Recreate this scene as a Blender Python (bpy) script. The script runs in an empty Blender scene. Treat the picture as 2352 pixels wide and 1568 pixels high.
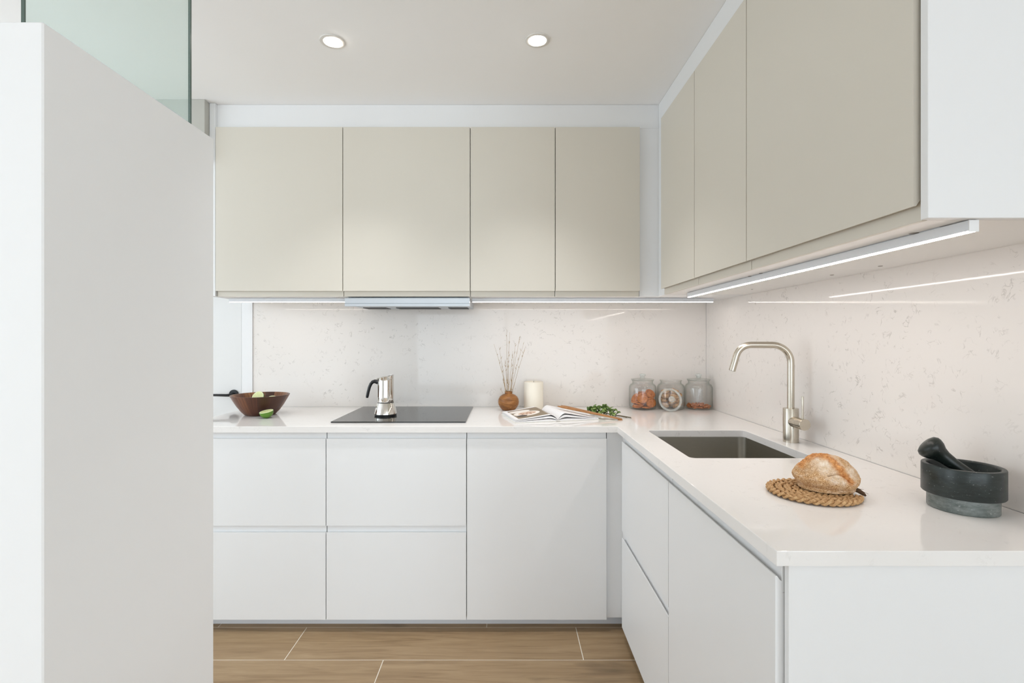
import bpy, bmesh, math, random
from mathutils import Vector, Matrix, noise as mnoise

random.seed(7)
scene = bpy.context.scene
COL = scene.collection

# ------------------------------------------------------------------ camera
cam_d = bpy.data.cameras.new('camera')
cam = bpy.data.objects.new('camera', cam_d)
COL.objects.link(cam)
cam.location = (0, 0, 1.25)
cam.rotation_euler = (math.radians(90), 0, 0)
cam_d.sensor_width = 36.0
cam_d.lens = 1140.0 / 2352.0 * 36.0
cam_d.shift_x = 13.0 / 2352.0
cam_d.shift_y = -4.0 / 2352.0
cam_d.clip_start = 0.02
scene.camera = cam

# ------------------------------------------------------------------ world, daylight, exposure
w = bpy.data.worlds.new('world')
scene.world = w
w.use_nodes = True
bg = w.node_tree.nodes['Background']
bg.inputs[0].default_value = (0.86, 0.93, 1.0, 1)
bg.inputs[1].default_value = 1.7

def area(name, loc, rot, sx, sy, power, col):
    d = bpy.data.lights.new(name, 'AREA')
    d.shape = 'RECTANGLE'
    d.size, d.size_y = sx, sy
    d.energy = power
    d.color = col
    o = bpy.data.objects.new(name, d)
    COL.objects.link(o)
    o.location = loc
    o.rotation_euler = rot
    return o

# daylight through the big window behind the camera, then two added side fills
DAY = (0.78, 0.91, 1.0)
area('window_daylight', (0.0, -5.12, 1.28), (math.radians(90), 0, 0), 4.4, 2.1, 34, DAY)
area('left_fill_light', (-3.42, 0.675, 1.35), (0, math.radians(-90), 0), 1.9, 3.25, 36, DAY)  # unseen fill added to brighten the sink run and ceiling
area('right_fill_light', (2.53, -3.2, 1.35), (0, math.radians(90), 0), 1.9, 2.8, 78, DAY)  # unseen fill added from the right, kept out of the splash reflections

vs = scene.view_settings
vs.view_transform = 'Standard'
vs.look = 'None'
vs.gamma = 1.0
vs.use_curve_mapping = False
vs.exposure = 0.17
cy = scene.cycles
cy.max_bounces = 9
cy.diffuse_bounces = 5
cy.glossy_bounces = 4
cy.use_adaptive_sampling = True
cy.adaptive_threshold = 0.06
cy.transparent_max_bounces = 24
cy.transmission_bounces = 8
cy.use_denoising = True
cy.caustics_reflective = False
cy.caustics_refractive = False
cy.sample_clamp_indirect = 6.0

# ------------------------------------------------------------------ helpers: materials
def srgb(r, g, b):
    f = lambda c: (c / 255 / 12.92) if c / 255 <= 0.04045 else ((c / 255 + 0.055) / 1.055) ** 2.4
    return (f(r), f(g), f(b), 1.0)

class NT:
    def __init__(self, name):
        self.m = bpy.data.materials.new(name)
        self.m.use_nodes = True
        self.t = self.m.node_tree
        self.p = self.t.nodes['Principled BSDF']
        self.out = self.t.nodes['Material Output']
    def n(self, typ, **kw):
        nd = self.t.nodes.new(typ)
        for k, v in kw.items():
            setattr(nd, k, v)
        return nd
    def l(self, a, b):
        self.t.links.new(a, b)
    def coords(self, scale=(1, 1, 1), rnd=False, kind='Object'):
        tc = self.n('ShaderNodeTexCoord')
        mp = self.n('ShaderNodeMapping')
        mp.inputs['Scale'].default_value = scale
        src = tc.outputs[kind]
        if rnd:
            oi = self.n('ShaderNodeObjectInfo')
            mul = self.n('ShaderNodeMath', operation='MULTIPLY')
            mul.inputs[1].default_value = 37.0
            self.l(oi.outputs['Random'], mul.inputs[0])
            add = self.n('ShaderNodeVectorMath', operation='ADD')
            self.l(src, add.inputs[0])
            self.l(mul.outputs[0], add.inputs[1])
            src = add.outputs[0]
        self.l(src, mp.inputs[0])
        return mp.outputs[0]
    def noise(self, vec, scale, detail=3, rough=0.5, dist=0.0):
        nd = self.n('ShaderNodeTexNoise')
        nd.inputs['Scale'].default_value = scale
        nd.inputs['Detail'].default_value = detail
        nd.inputs['Roughness'].default_value = rough
        nd.inputs['Distortion'].default_value = dist
        if vec is not None:
            self.l(vec, nd.inputs['Vector'])
        return nd.outputs[0]
    def ramp(self, fac, stops, interp='LINEAR'):
        r = self.n('ShaderNodeValToRGB')
        r.color_ramp.interpolation = interp
        el = r.color_ramp.elements
        while len(el) < len(stops):
            el.new(0.5)
        for e, (pos, c) in zip(el, stops):
            e.position = pos
            e.color = c if len(c) == 4 else (*c, 1)
        self.l(fac, r.inputs[0])
        return r.outputs[0]
    def math(self, op, a, b=None, c=None, clamp=False):
        nd = self.n('ShaderNodeMath', operation=op, use_clamp=clamp)
        for i, v in enumerate((a, b, c)):
            if v is None:
                continue
            if isinstance(v, (int, float)):
                nd.inputs[i].default_value = v
            else:
                self.l(v, nd.inputs[i])
        return nd.outputs[0]
    def mix(self, fac, a, b, blend='MIX'):
        nd = self.n('ShaderNodeMix', data_type='RGBA', blend_type=blend)
        for s, v in ((0, fac), (6, a), (7, b)):
            if isinstance(v, (int, float)):
                nd.inputs[s].default_value = v
            elif isinstance(v, tuple):
                nd.inputs[s].default_value = v
            else:
                self.l(v, nd.inputs[s])
        return nd.outputs[2]
    def bump(self, h, strength=0.3, dist=0.001):
        b = self.n('ShaderNodeBump')
        b.inputs['Strength'].default_value = strength
        b.inputs['Distance'].default_value = dist
        self.l(h, b.inputs['Height'])
        self.l(b.outputs[0], self.p.inputs['Normal'])
    def set(self, **kw):
        names = {'color': 'Base Color', 'rough': 'Roughness', 'metal': 'Metallic', 'spec': 'Specular IOR Level',
                 'sheen': 'Sheen Weight', 'coat': 'Coat Weight', 'sss': 'Subsurface Weight', 'aniso': 'Anisotropic'}
        for k, v in kw.items():
            s = self.p.inputs[names.get(k, k)]
            if hasattr(v, 'is_output'):
                self.l(v, s)
            else:
                s.default_value = v
        return self

def plain(name, col, rough=0.5, metal=0.0, spec=0.5, vary=0.015, scale=6.0):
    """painted or moulded surface with a faint procedural mottling"""
    t = NT(name)
    v = t.coords()
    f = t.noise(v, scale, 2)
    c2 = tuple(min(1, x * (1 - vary)) for x in col[:3]) + (1,)
    t.set(color=t.mix(f, col, c2), rough=rough, metal=metal, spec=spec)
    return t.m

M = {}
M['wall'] = plain('white_wall_paint', srgb(244, 244, 244), 0.7, spec=0.3)
M['ceiling'] = plain('ceiling_paint', srgb(248, 247, 246), 0.8, spec=0.2)
M['white'] = plain('white_matt_lacquer', srgb(233, 233, 233), 0.42, spec=0.4)
M['greige'] = plain('greige_matt_lacquer', srgb(214, 208, 196), 0.40, spec=0.4)
M['carcass'] = plain('white_melamine', srgb(242, 240, 237), 0.5)
M['alu'] = plain('white_aluminium', srgb(225, 228, 232), 0.4, metal=0.0)
M['hood'] = plain('satin_aluminium', srgb(196, 202, 208), 0.38, metal=0.35)
M['dark'] = plain('dark_filter_mesh', srgb(35, 36, 36), 0.5)
M['black_matt'] = plain('matt_black_metal', srgb(16, 17, 17), 0.4)
M['black_plastic'] = plain('black_plastic', srgb(18, 20, 22), 0.35)
M['cap'] = plain('grey_plastic_cap', srgb(150, 143, 136), 0.5)
M['paper'] = plain('book_paper', srgb(236, 234, 234), 0.7)
M['cover'] = plain('book_cover_board', srgb(225, 222, 214), 0.5)
M['grout'] = plain('light_tile_grout', srgb(226, 218, 204), 0.9)
M['wax'] = plain('cream_wax', srgb(248, 241, 226), 0.55)
M['wick'] = plain('candle_wick', srgb(70, 60, 50), 0.9)
M['bulkhead'] = plain('bulkhead_shade_greige', srgb(184, 182, 174), 0.6)  # darker greige stands in for the shade above the doorway
M['door_paint'] = plain('door_satin_paint', srgb(222, 221, 219), 0.4)
M['plinth'] = plain('white_plinth', srgb(222, 224, 228), 0.45)

def quartz(name, base, vein, amt):
    t = NT(name)
    v = t.coords()
    wn = t.n('ShaderNodeTexNoise')
    wn.inputs['Scale'].default_value = 5.0
    wn.inputs['Detail'].default_value = 3
    t.l(v, wn.inputs['Vector'])
    sub = t.n('ShaderNodeVectorMath', operation='MULTIPLY_ADD')
    sub.inputs[1].default_value = (0.10, 0.10, 0.10)
    t.l(wn.outputs['Color'], sub.inputs[0])
    t.l(v, sub.inputs[2])
    dv = sub.outputs[0]
    n1 = t.noise(dv, 22.0, 3.0, 0.55, 0.9)
    line = t.math('ABSOLUTE', t.math('SUBTRACT', n1, 0.5))
    line = t.math('SUBTRACT', 1.0, t.math('DIVIDE', line, 0.022), clamp=True)
    n2 = t.noise(v, 34.0, 2)
    mask = t.math('MULTIPLY', t.math('SUBTRACT', n2, 0.52), 9.0, clamp=True)
    n4 = t.noise(v, 3.2, 2)
    patch = t.math('MULTIPLY', t.math('SUBTRACT', n4, 0.36), 4.5, clamp=True)
    fac = t.math('MULTIPLY', t.math('MULTIPLY', line, mask), patch)
    fac = t.math('MULTIPLY', fac, amt)
    n3 = t.noise(v, 4.0, 4)
    b2 = tuple(x * 0.95 for x in base[:3]) + (1,)
    t.set(color=t.mix(fac, t.mix(n3, base, b2), vein), rough=0.05, spec=0.33)
    return t.m
M['quartz'] = quartz('veined_quartz', srgb(236, 231, 226), srgb(120, 112, 98), 0.38)
M['quartz_top'] = quartz('worktop_quartz', srgb(240, 237, 234), srgb(132, 126, 116), 0.20)

def steel(name, col, rough, brush=(1, 1, 60), amp=0.12):
    t = NT(name)
    f = t.noise(t.coords(brush), 14.0, 3)
    r = t.math('MULTIPLY_ADD', f, amp, rough - amp / 2)
    c2 = tuple(x * 0.9 for x in col[:3]) + (1,)
    t.set(color=t.mix(f, col, c2), rough=r, metal=1.0)
    return t.m
M['steel_tap'] = steel('brushed_nickel', srgb(206, 198, 184), 0.24)
M['steel_sink'] = steel('sink_stainless_steel', srgb(176, 172, 162), 0.33, (2, 2, 40))
M['chrome'] = steel('polished_steel', srgb(225, 222, 216), 0.06, amp=0.02)
M['chrome_trim'] = plain('satin_ring', srgb(222, 218, 212), 0.4)

t = NT('black_ceramic_glass')
t.set(color=srgb(24, 25, 24), rough=0.06, spec=0.65)
f = t.noise(t.coords(), 260.0, 1)
t.set(color=t.mix(f, srgb(20, 21, 21), srgb(34, 35, 33)))
M['ceramic'] = t.m

def thin_glass(name, tint, edge, gloss=0.06):
    """thin clear glass: straight-through light, darker towards its edges, mirror glint by angle"""
    t = NT(name)
    t.t.nodes.remove(t.p)
    lw = t.n('ShaderNodeLayerWeight')
    lw.inputs['Blend'].default_value = 0.5
    fac = t.math('POWER', lw.outputs['Facing'], 3.0)
    tr = t.n('ShaderNodeBsdfTransparent')
    t.l(t.mix(fac, tint, edge), tr.inputs[0])
    gl = t.n('ShaderNodeBsdfGlossy')
    gl.inputs['Roughness'].default_value = 0.02
    refl = t.math('MULTIPLY_ADD', t.math('POWER', lw.outputs['Facing'], 5.0), 0.7, 0.06)
    ns = t.noise(t.coords(), 30.0, 1)
    ffac = t.math('MULTIPLY', refl, t.math('MULTIPLY_ADD', ns, 0.1, 0.85))
    mx = t.n('ShaderNodeMixShader')
    t.l(ffac, mx.inputs[0])
    t.l(tr.outputs[0], mx.inputs[1])
    t.l(gl.outputs[0], mx.inputs[2])
    t.l(mx.outputs[0], t.out.inputs[0])
    return t.m
M['jar_glass'] = thin_glass('clear_jar_glass', (0.996, 0.998, 0.996, 1), (0.70, 0.74, 0.70, 1))

# thick pressed glass of lid rims: partly scattering
t = NT('pressed_glass_rim')
t.t.nodes.remove(t.p)
tr = t.n('ShaderNodeBsdfTransparent'); tr.inputs[0].default_value = (0.90, 0.93, 0.91, 1)
df = t.n('ShaderNodeBsdfDiffuse')
t.l(t.mix(t.noise(t.coords(), 40.0, 1), (0.92, 0.92, 0.90, 1), (0.80, 0.82, 0.80, 1)), df.inputs[0])
gl = t.n('ShaderNodeBsdfGlossy'); gl.inputs['Roughness'].default_value = 0.05
m1 = t.n('ShaderNodeMixShader'); m1.inputs[0].default_value = 0.28
t.l(tr.outputs[0], m1.inputs[1]); t.l(df.outputs[0], m1.inputs[2])
m2 = t.n('ShaderNodeMixShader'); m2.inputs[0].default_value = 0.14
t.l(m1.outputs[0], m2.inputs[1]); t.l(gl.outputs[0], m2.inputs[2])
t.l(m2.outputs[0], t.out.inputs[0])
M['rim_glass'] = t.m

# frosted green pane: tinted straight-through plus scattered
t = NT('green_tinted_pane')
t.t.nodes.remove(t.p)
tr = t.n('ShaderNodeBsdfTransparent')
nz = t.noise(t.coords(), 3.0, 2)
t.l(t.mix(nz, (0.905, 0.935, 0.92, 1), (0.895, 0.928, 0.912, 1)), tr.inputs[0])
df = t.n('ShaderNodeBsdfTranslucent')
df.inputs[0].default_value = (0.72, 0.85, 0.80, 1)
gl = t.n('ShaderNodeBsdfGlossy')
gl.inputs['Roughness'].default_value = 0.08
lw = t.n('ShaderNodeLayerWeight')
lw.inputs['Blend'].default_value = 0.5
refl = t.math('MULTIPLY_ADD', t.math('POWER', lw.outputs['Facing'], 5.0), 0.7, 0.04)
m1 = t.n('ShaderNodeMixShader')
m1.inputs[0].default_value = 0.10
t.l(tr.outputs[0], m1.inputs[1]); t.l(df.outputs[0], m1.inputs[2])
m2 = t.n('ShaderNodeMixShader')
t.l(refl, m2.inputs[0]); t.l(m1.outputs[0], m2.inputs[1]); t.l(gl.outputs[0], m2.inputs[2])
t.l(m2.outputs[0], t.out.inputs[0])
M['pane'] = t.m
M['pane_edge'] = plain('dark_green_glass_edge', srgb(84, 100, 92), 0.2)

def emit(name, col, strength):
    t = NT(name)
    t.set(color=(0.9, 0.9, 0.9, 1))
    nz = t.noise(t.coords(), 2.0, 1)
    t.l(t.mix(nz, col, tuple(x * 0.97 for x in col[:3]) + (1,)), t.p.inputs['Emission Color'])
    t.p.inputs['Emission Strength'].default_value = strength
    return t.m
M['led'] = emit('led_diffuser', (1.0, 0.885, 0.80, 1), 16.0)
M['led_sink'] = emit('led_diffuser_sink_run', (1.0, 0.895, 0.835, 1), 28.0)
M['lamp'] = emit('spot_lamp_face', (1.0, 0.95, 0.88, 1), 12.0)

def wood(name, dark, mid, light, scale=(2.0, 18.0, 18.0), rough=0.5, rnd=False, knots=0.0, bump=0.15, ns=3.0):
    t = NT(name)
    v = t.coords(scale, rnd)
    g = t.noise(v, ns, 6, 0.6, 0.9)
    c = t.ramp(g, [(0.25, dark), (0.5, mid), (0.75, light)])
    fine = t.noise(t.coords(tuple(s * 5 for s in scale), rnd), ns * 1.4, 2)
    c = t.mix(t.math('MULTIPLY', fine, 0.35), c, dark)
    if knots:
        kv = t.coords((scale[0] * 1.1, scale[1] * 0.33, 1.0), rnd)
        k = t.noise(kv, 2.3, 3, 0.5, 0.4)
        kf = t.math('MULTIPLY', t.math('SUBTRACT', k, 0.66), 9.0, clamp=True)
        c = t.mix(t.math('MULTIPLY', kf, knots), c, tuple(x * 0.4 for x in dark[:3]) + (1,))
    t.set(color=c, rough=rough, spec=0.4)
    t.bump(g, bump, 0.001)
    return t.m
M['floor'] = wood('oak_look_floor_plank', srgb(130, 105, 76), srgb(157, 131, 99), srgb(174, 149, 116),
                  (0.9, 12.0, 12.0), 0.45, True, 0.6, 0.08)
M['bowl'] = wood('dark_acacia_wood', srgb(58, 30, 18), srgb(104, 60, 34), srgb(150, 98, 58), (9, 9, 1.5), 0.35, ns=1.5)
t = NT('acacia_staves')
tc = t.n('ShaderNodeTexCoord')
sx = t.n('ShaderNodeSeparateXYZ')
t.l(tc.outputs['Object'], sx.inputs[0])
ang_ = t.math('ARCTAN2', sx.outputs[1], sx.outputs[0])
wob = t.noise(tc.outputs['Object'], 14.0, 2)
ang_ = t.math('ADD', ang_, t.math('MULTIPLY', wob, 0.12))
cell = t.math('FLOOR', t.math('MULTIPLY', ang_, 2.6))
wn = t.n('ShaderNodeTexWhiteNoise', noise_dimensions='1D')
t.l(cell, wn.inputs['W'])
cmb = t.n('ShaderNodeCombineXYZ')
t.l(t.math('MULTIPLY', ang_, 9.0), cmb.inputs[0])
t.l(sx.outputs[2], cmb.inputs[1])
gr_ = t.noise(cmb.outputs[0], 3.0, 5, 0.6, 0.4)
c1 = t.ramp(wn.outputs['Value'], [(0.0, srgb(64, 34, 22)), (0.5, srgb(108, 62, 38)), (1.0, srgb(170, 118, 76))])
t.set(color=t.mix(t.ramp(gr_, [(0.35, (0, 0, 0)), (0.7, (1, 1, 1))]), c1, srgb(62, 32, 20)), rough=0.33, spec=0.45)
M['bowl'] = t.m
M['vase'] = wood('olive_wood', srgb(84, 50, 22), srgb(150, 98, 50), srgb(204, 146, 84), (7, 7, 24), 0.4, ns=2.0)
M['tongs'] = wood('oiled_beech', srgb(128, 82, 42), srgb(172, 120, 70), srgb(194, 144, 92), (6, 40, 40), 0.45, ns=2.0)
M['reed'] = plain('dry_grass', srgb(188, 160, 120), 0.8, vary=0.4, scale=60)
M['rush'] = wood('dried_water_hyacinth', srgb(140, 98, 58), srgb(196, 156, 108), srgb(226, 194, 150), (60, 60, 60), 0.65, ns=2.6, bump=0.6)
M['rush_dark'] = plain('dark_twine', srgb(92, 66, 40), 0.8, vary=0.4, scale=80)
M['cookie'] = wood('baked_biscuit', srgb(150, 78, 34), srgb(196, 116, 58), srgb(224, 156, 94), (30, 30, 30), 0.6, True, ns=2.0, bump=0.3)
M['cookie_pale'] = wood('sugared_biscuit', srgb(168, 112, 62), srgb(206, 162, 112), srgb(232, 212, 190), (30, 30, 30), 0.75, True, ns=2.0, bump=0.5)
M['almond'] = wood('almond_skin', srgb(160, 86, 44), srgb(206, 124, 70), srgb(226, 158, 104), (40, 40, 40), 0.55, True, ns=2.0, bump=0.3)
M['lime_skin'] = plain('lime_rind', srgb(96, 140, 40), 0.4, vary=0.4, scale=50)
M['lime_pith'] = plain('lime_pith', srgb(226, 232, 190), 0.6)
M['stem'] = plain('herb_stem', srgb(96, 84, 58), 0.7, vary=0.3, scale=40)

t = NT('lime_flesh')
v = t.coords()
f = t.noise(v, 160.0, 3)
t.set(color=t.mix(f, srgb(206, 214, 140), srgb(230, 232, 184)), rough=0.3, sss=0.0)
M['lime_flesh'] = t.m
t = NT('herb_leaf')
f = t.noise(t.coords(rnd=True), 60.0, 2)
oi = t.n('ShaderNodeObjectInfo')
c = t.mix(oi.outputs['Random'], srgb(88, 120, 48), srgb(168, 192, 116))
t.set(color=t.mix(t.math('MULTIPLY', f, 0.5), c, srgb(44, 72, 28)), rough=0.5)
M['leaf'] = t.m

def stone(name, a, b, fleck):
    t = NT(name)
    v = t.coords()
    f = t.ramp(t.noise(t.coords((1, 1, 3)), 22.0, 6, 0.7), [(0.3, (0, 0, 0)), (0.7, (1, 1, 1))])
    c = t.mix(f, a, b)
    g = t.noise(t.coords((1, 1, 2.2)), 160.0, 2)
    ff = t.math('MULTIPLY', t.math('SUBTRACT', g, 0.66), 8.0, clamp=True)
    c = t.mix(t.math('MULTIPLY', ff, 0.7), c, fleck)
    t.set(color=c, rough=0.34, spec=0.45)
    t.bump(g, 0.15, 0.0006)
    return t.m
M['stone'] = stone('dark_green_marble', srgb(18, 25, 23), srgb(46, 54, 53), srgb(140, 146, 142))
M['stone_rough'] = stone('honed_green_marble', srgb(68, 78, 74), srgb(140, 145, 142), srgb(196, 198, 196))
M['stone_pestle'] = stone('polished_green_marble', srgb(14, 20, 17), srgb(36, 44, 40), srgb(120, 126, 120))

# bread crust driven by a vertex attribute (1 = toasted ridge, 0 = floury)
t = NT('bread_crust')
at = t.n('ShaderNodeAttribute', attribute_name='toast')
at2 = t.n('ShaderNodeAttribute', attribute_name='flour')
v = t.coords()
sp = t.noise(v, 420.0, 3, 0.6)
base = t.ramp(sp, [(0.32, srgb(140, 96, 56)), (0.5, srgb(194, 152, 106)), (0.68, srgb(226, 194, 154))])
fl = t.ramp(t.noise(v, 120.0, 4, 0.6), [(0.3, srgb(214, 188, 156)), (0.65, srgb(242, 232, 218))])
c = t.mix(at2.outputs['Fac'], base, fl)
to = t.ramp(t.noise(v, 130.0, 3, 0.6), [(0.3, srgb(164, 96, 46)), (0.7, srgb(226, 168, 108))])
c = t.mix(at.outputs['Fac'], c, to)
t.set(color=c, rough=0.8, spec=0.25)
t.bump(sp, 0.5, 0.0015)
M['bread'] = t.m

# printed photograph on the book page (flat print, by UV)
t = NT('printed_food_photo')
tc = t.n('ShaderNodeTexCoord')
sx = t.n('ShaderNodeSeparateXYZ')
t.l(tc.outputs['UV'], sx.inputs[0])
U, Vv = sx.outputs[0], sx.outputs[1]
def ell(cx, cyy, rx, ry):
    a = t.math('DIVIDE', t.math('SUBTRACT', U, cx), rx)
    b = t.math('DIVIDE', t.math('SUBTRACT', Vv, cyy), ry)
    d = t.math('ADD', t.math('MULTIPLY', a, a), t.math('MULTIPLY', b, b))
    return t.math('MULTIPLY', t.math('SUBTRACT', 1.0, d), 12.0, clamp=True)
nz = t.noise(tc.outputs['UV'], 7.0, 4)
bgc = t.mix(nz, srgb(120, 104, 84), srgb(150, 134, 112))
c = t.mix(ell(0.30, 0.78, 0.34, 0.14), bgc, srgb(232, 226, 220))
c = t.mix(ell(0.42, 0.46, 0.40, 0.25), c, srgb(236, 228, 220))
food = t.ramp(t.noise(tc.outputs['UV'], 16.0, 3), [(0.35, srgb(110, 66, 44)), (0.5, srgb(206, 168, 140)), (0.65, srgb(232, 216, 204))])
c = t.mix(ell(0.44, 0.48, 0.27, 0.16), c, food)
c = t.mix(ell(0.20, 0.26, 0.16, 0.10), c, srgb(70, 62, 54))
t.set(color=c, rough=0.6)
M['print'] = t.m

# ------------------------------------------------------------------ helpers: geometry
ORG = {}

def thing(name, label, cat, loc=(0, 0, 0), group=None, kind=None, rz=0.0):
    o = bpy.data.objects.new(name, None)
    o.empty_display_size = 0.05
    COL.objects.link(o)
    o.location = loc
    o.rotation_euler = (0, 0, rz)
    o['label'] = label
    if cat:
        o['category'] = cat
    if group:
        o['group'] = group
    if kind:
        o['kind'] = kind
    ORG[o.name] = Vector(loc)
    return o

def tag(o, label, cat=None, group=None, kind=None):
    o['label'] = label
    if cat:
        o['category'] = cat
    if group:
        o['group'] = group
    if kind:
        o['kind'] = kind
    return o

def finish(name, bm, mat, parent=None, smooth=False, sharp=35.0, world=True, label=None):
    bmesh.ops.recalc_face_normals(bm, faces=bm.faces[:])
    if smooth:
        lim = math.radians(sharp)
        for f in bm.faces:
            f.smooth = True
        for e in bm.edges:
            if len(e.link_faces) == 2 and e.calc_face_angle(0.0) > lim:
                e.smooth = False
    if parent is not None and world:
        bmesh.ops.translate(bm, vec=-ORG[parent.name], verts=bm.verts[:])
    me = bpy.data.meshes.new(name)
    bm.to_mesh(me)
    bm.free()
    o = bpy.data.objects.new(name, me)
    COL.objects.link(o)
    me.materials.append(mat if not isinstance(mat, str) else M[mat])
    if parent is not None:
        o.parent = parent
        ORG[o.name] = ORG[parent.name].copy()
    else:
        ORG[o.name] = Vector((0, 0, 0))
    if label:
        o['label'] = label
    return o

def add_box(bm, x0, x1, y0, y1, z0, z1):
    r = bmesh.ops.create_cube(bm, size=1.0)
    for v in r['verts']:
        v.co = Vector((x0 + (v.co.x + .5) * (x1 - x0), y0 + (v.co.y + .5) * (y1 - y0), z0 + (v.co.z + .5) * (z1 - z0)))
    return r['verts']

def box(name, x0, x1, y0, y1, z0, z1, mat, parent=None, bev=0.0008, label=None, world=True):
    bm = bmesh.new()
    add_box(bm, x0, x1, y0, y1, z0, z1)
    if bev:
        bmesh.ops.bevel(bm, geom=bm.edges[:], offset=bev, segments=1, affect='EDGES', profile=0.5)
    return finish(name, bm, mat, parent, label=label, world=world)

def prism(name, prof, u0, u1, mapf, mat, parent=None, smooth=False, label=None):
    """profile of (d, z) pairs extruded along u; mapf(u, d, z) -> world point"""
    bm = bmesh.new()
    a = [bm.verts.new(mapf(u0, d, z)) for d, z in prof]
    b = [bm.verts.new(mapf(u1, d, z)) for d, z in prof]
    n = len(prof)
    for i in range(n):
        j = (i + 1) % n
        bm.faces.new((a[i], a[j], b[j], b[i]))
    bm.faces.new(a)
    bm.faces.new(b)
    return finish(name, bm, mat, parent, smooth, 40, label=label)

def lathe_bm(prof, n=48, bm=None, mat4=None):
    bm = bm or bmesh.new()
    rings = []
    for r, z in prof:
        if r <= 1e-6:
            rings.append([bm.verts.new((0, 0, z))])
        else:
            rings.append([bm.verts.new((r * math.cos(2 * math.pi * i / n), r * math.sin(2 * math.pi * i / n), z)) for i in range(n)])
    for A, B in zip(rings, rings[1:]):
        if len(A) == 1 and len(B) == 1:
            continue
        for i in range(n):
            j = (i + 1) % n
            if len(A) == 1:
                bm.faces.new((A[0], B[i], B[j]))
            elif len(B) == 1:
                bm.faces.new((A[i], A[j], B[0]))
            else:
                bm.faces.new((A[i], A[j], B[j], B[i]))
    if mat4 is not None:
        vs_ = [v for R in rings for v in R]
        bmesh.ops.transform(bm, matrix=mat4, verts=vs_)
    return bm

def lathe(name, prof, mat, parent, n=48, sharp=35, mat4=None, label=None):
    """local to the parent's base"""
    return finish(name, lathe_bm(prof, n, None, mat4), mat, parent, True, sharp, world=False, label=label)

def tube_bm(pts, radii, n=10, bm=None, flat=None, up=None, cap=True):
    bm = bm or bmesh.new()
    pts = [Vector(p) for p in pts]
    if not hasattr(radii, '__len__'):
        radii = [radii] * len(pts)
    tang = []
    for i in range(len(pts)):
        a = pts[max(0, i - 1)]
        b = pts[min(len(pts) - 1, i + 1)]
        tang.append((b - a).normalized())
    nrm = (Vector(up) if up is not None else (Vector((0, 0, 1)) if abs(tang[0].z) < 0.9 else Vector((1, 0, 0))))
    rings = []
    for p, tg, r in zip(pts, tang, radii):
        if up is not None:
            nrm = Vector(up)
        nrm = (nrm - tg * nrm.dot(tg))
        if nrm.length < 1e-6:
            nrm = tg.orthogonal()
        nrm.normalize()
        bi = tg.cross(nrm)
        fy = flat if flat is not None else 1.0
        rings.append([bm.verts.new(p + bi * (r * math.cos(2 * math.pi * k / n)) + nrm * (r * fy * math.sin(2 * math.pi * k / n))) for k in range(n)])
    for A, B in zip(rings, rings[1:]):
        for k in range(n):
            j = (k + 1) % n
            bm.faces.new((A[k], A[j], B[j], B[k]))
    if cap:
        bm.faces.new(rings[0])
        bm.faces.new(rings[-1])
    return bm

def tube(name, pts, radii, mat, parent, n=12, flat=None, up=None, label=None, sharp=50):
    return finish(name, tube_bm(pts, radii, n, None, flat, up), mat, parent, True, sharp, world=False, label=label)

def copy_part(o, parent, name=None):
    c = o.copy()
    if name:
        c.name = name
    COL.objects.link(c)
    c.parent = parent
    return c

# ------------------------------------------------------------------ dimensions (metres)
YW, XW = 2.726, 1.098          # faces of the splash on back and right wall
ZC = 2.366                     # ceiling
ZT, TH = 0.882, 0.026          # worktop top, thickness
FB, FR = 2.119, 0.481          # faces of base fronts (back run, right run)
UB, UR = 2.336, 0.700          # faces of upper doors
ZU0, ZU1 = 1.455, 2.251        # upper units

# ------------------------------------------------------------------ structure
fl = box('floor', -3.3, 2.5, -5.1, 2.9, -0.10, -0.0009, 'grout', bev=0)
tag(fl, 'light grout bed under the oak look planks', kind='structure')
PW, PL, PG = 0.22, 1.17, 0.0035
plank_mesh = {}
def plank(x0, x1, y0, y1):
    key = (round(x1 - x0, 3), round(y1 - y0, 3))
    if key not in plank_mesh:
        bm = bmesh.new()
        add_box(bm, -key[0] / 2, key[0] / 2, -key[1] / 2, key[1] / 2, -0.008, 0.0)
        bmesh.ops.bevel(bm, geom=[e for e in bm.edges if min(v.co.z for v in e.verts) > -0.001], offset=0.0006, segments=1, affect='EDGES')
        o = finish('plank', bm, 'floor', fl)
        plank_mesh[key] = o
    else:
        o = copy_part(plank_mesh[key], fl)
    o.location = ((x0 + x1) / 2, (y0 + y1) / 2, 0)
offs = {0: -0.0855, 1: -0.868, 2: -0.481}
for r in range(-2, 34):
    y1 = 2.159 - r * PW + PW
    y0 = y1 - PW
    if y0 > 2.85 or y1 < -4.95:
        continue
    ph = [-0.0855, -0.868, -0.481, -0.20, -0.72][r % 5]
    x = ph - 4 * PL
    while x < 2.45:
        a, b = max(x, -3.25), min(x + PL, 2.45)
        if b - a > 0.05:
            plank(a + PG / 2, b - PG / 2, max(y0, -5.0) + PG / 2, min(y1, 2.85) - PG / 2)
        x += PL

tag(box('ceiling', -3.3, 2.5, -5.1, 2.9, ZC, ZC + 0.1, 'ceiling', bev=0), 'smooth off-white ceiling over the whole kitchen', kind='structure')
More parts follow.
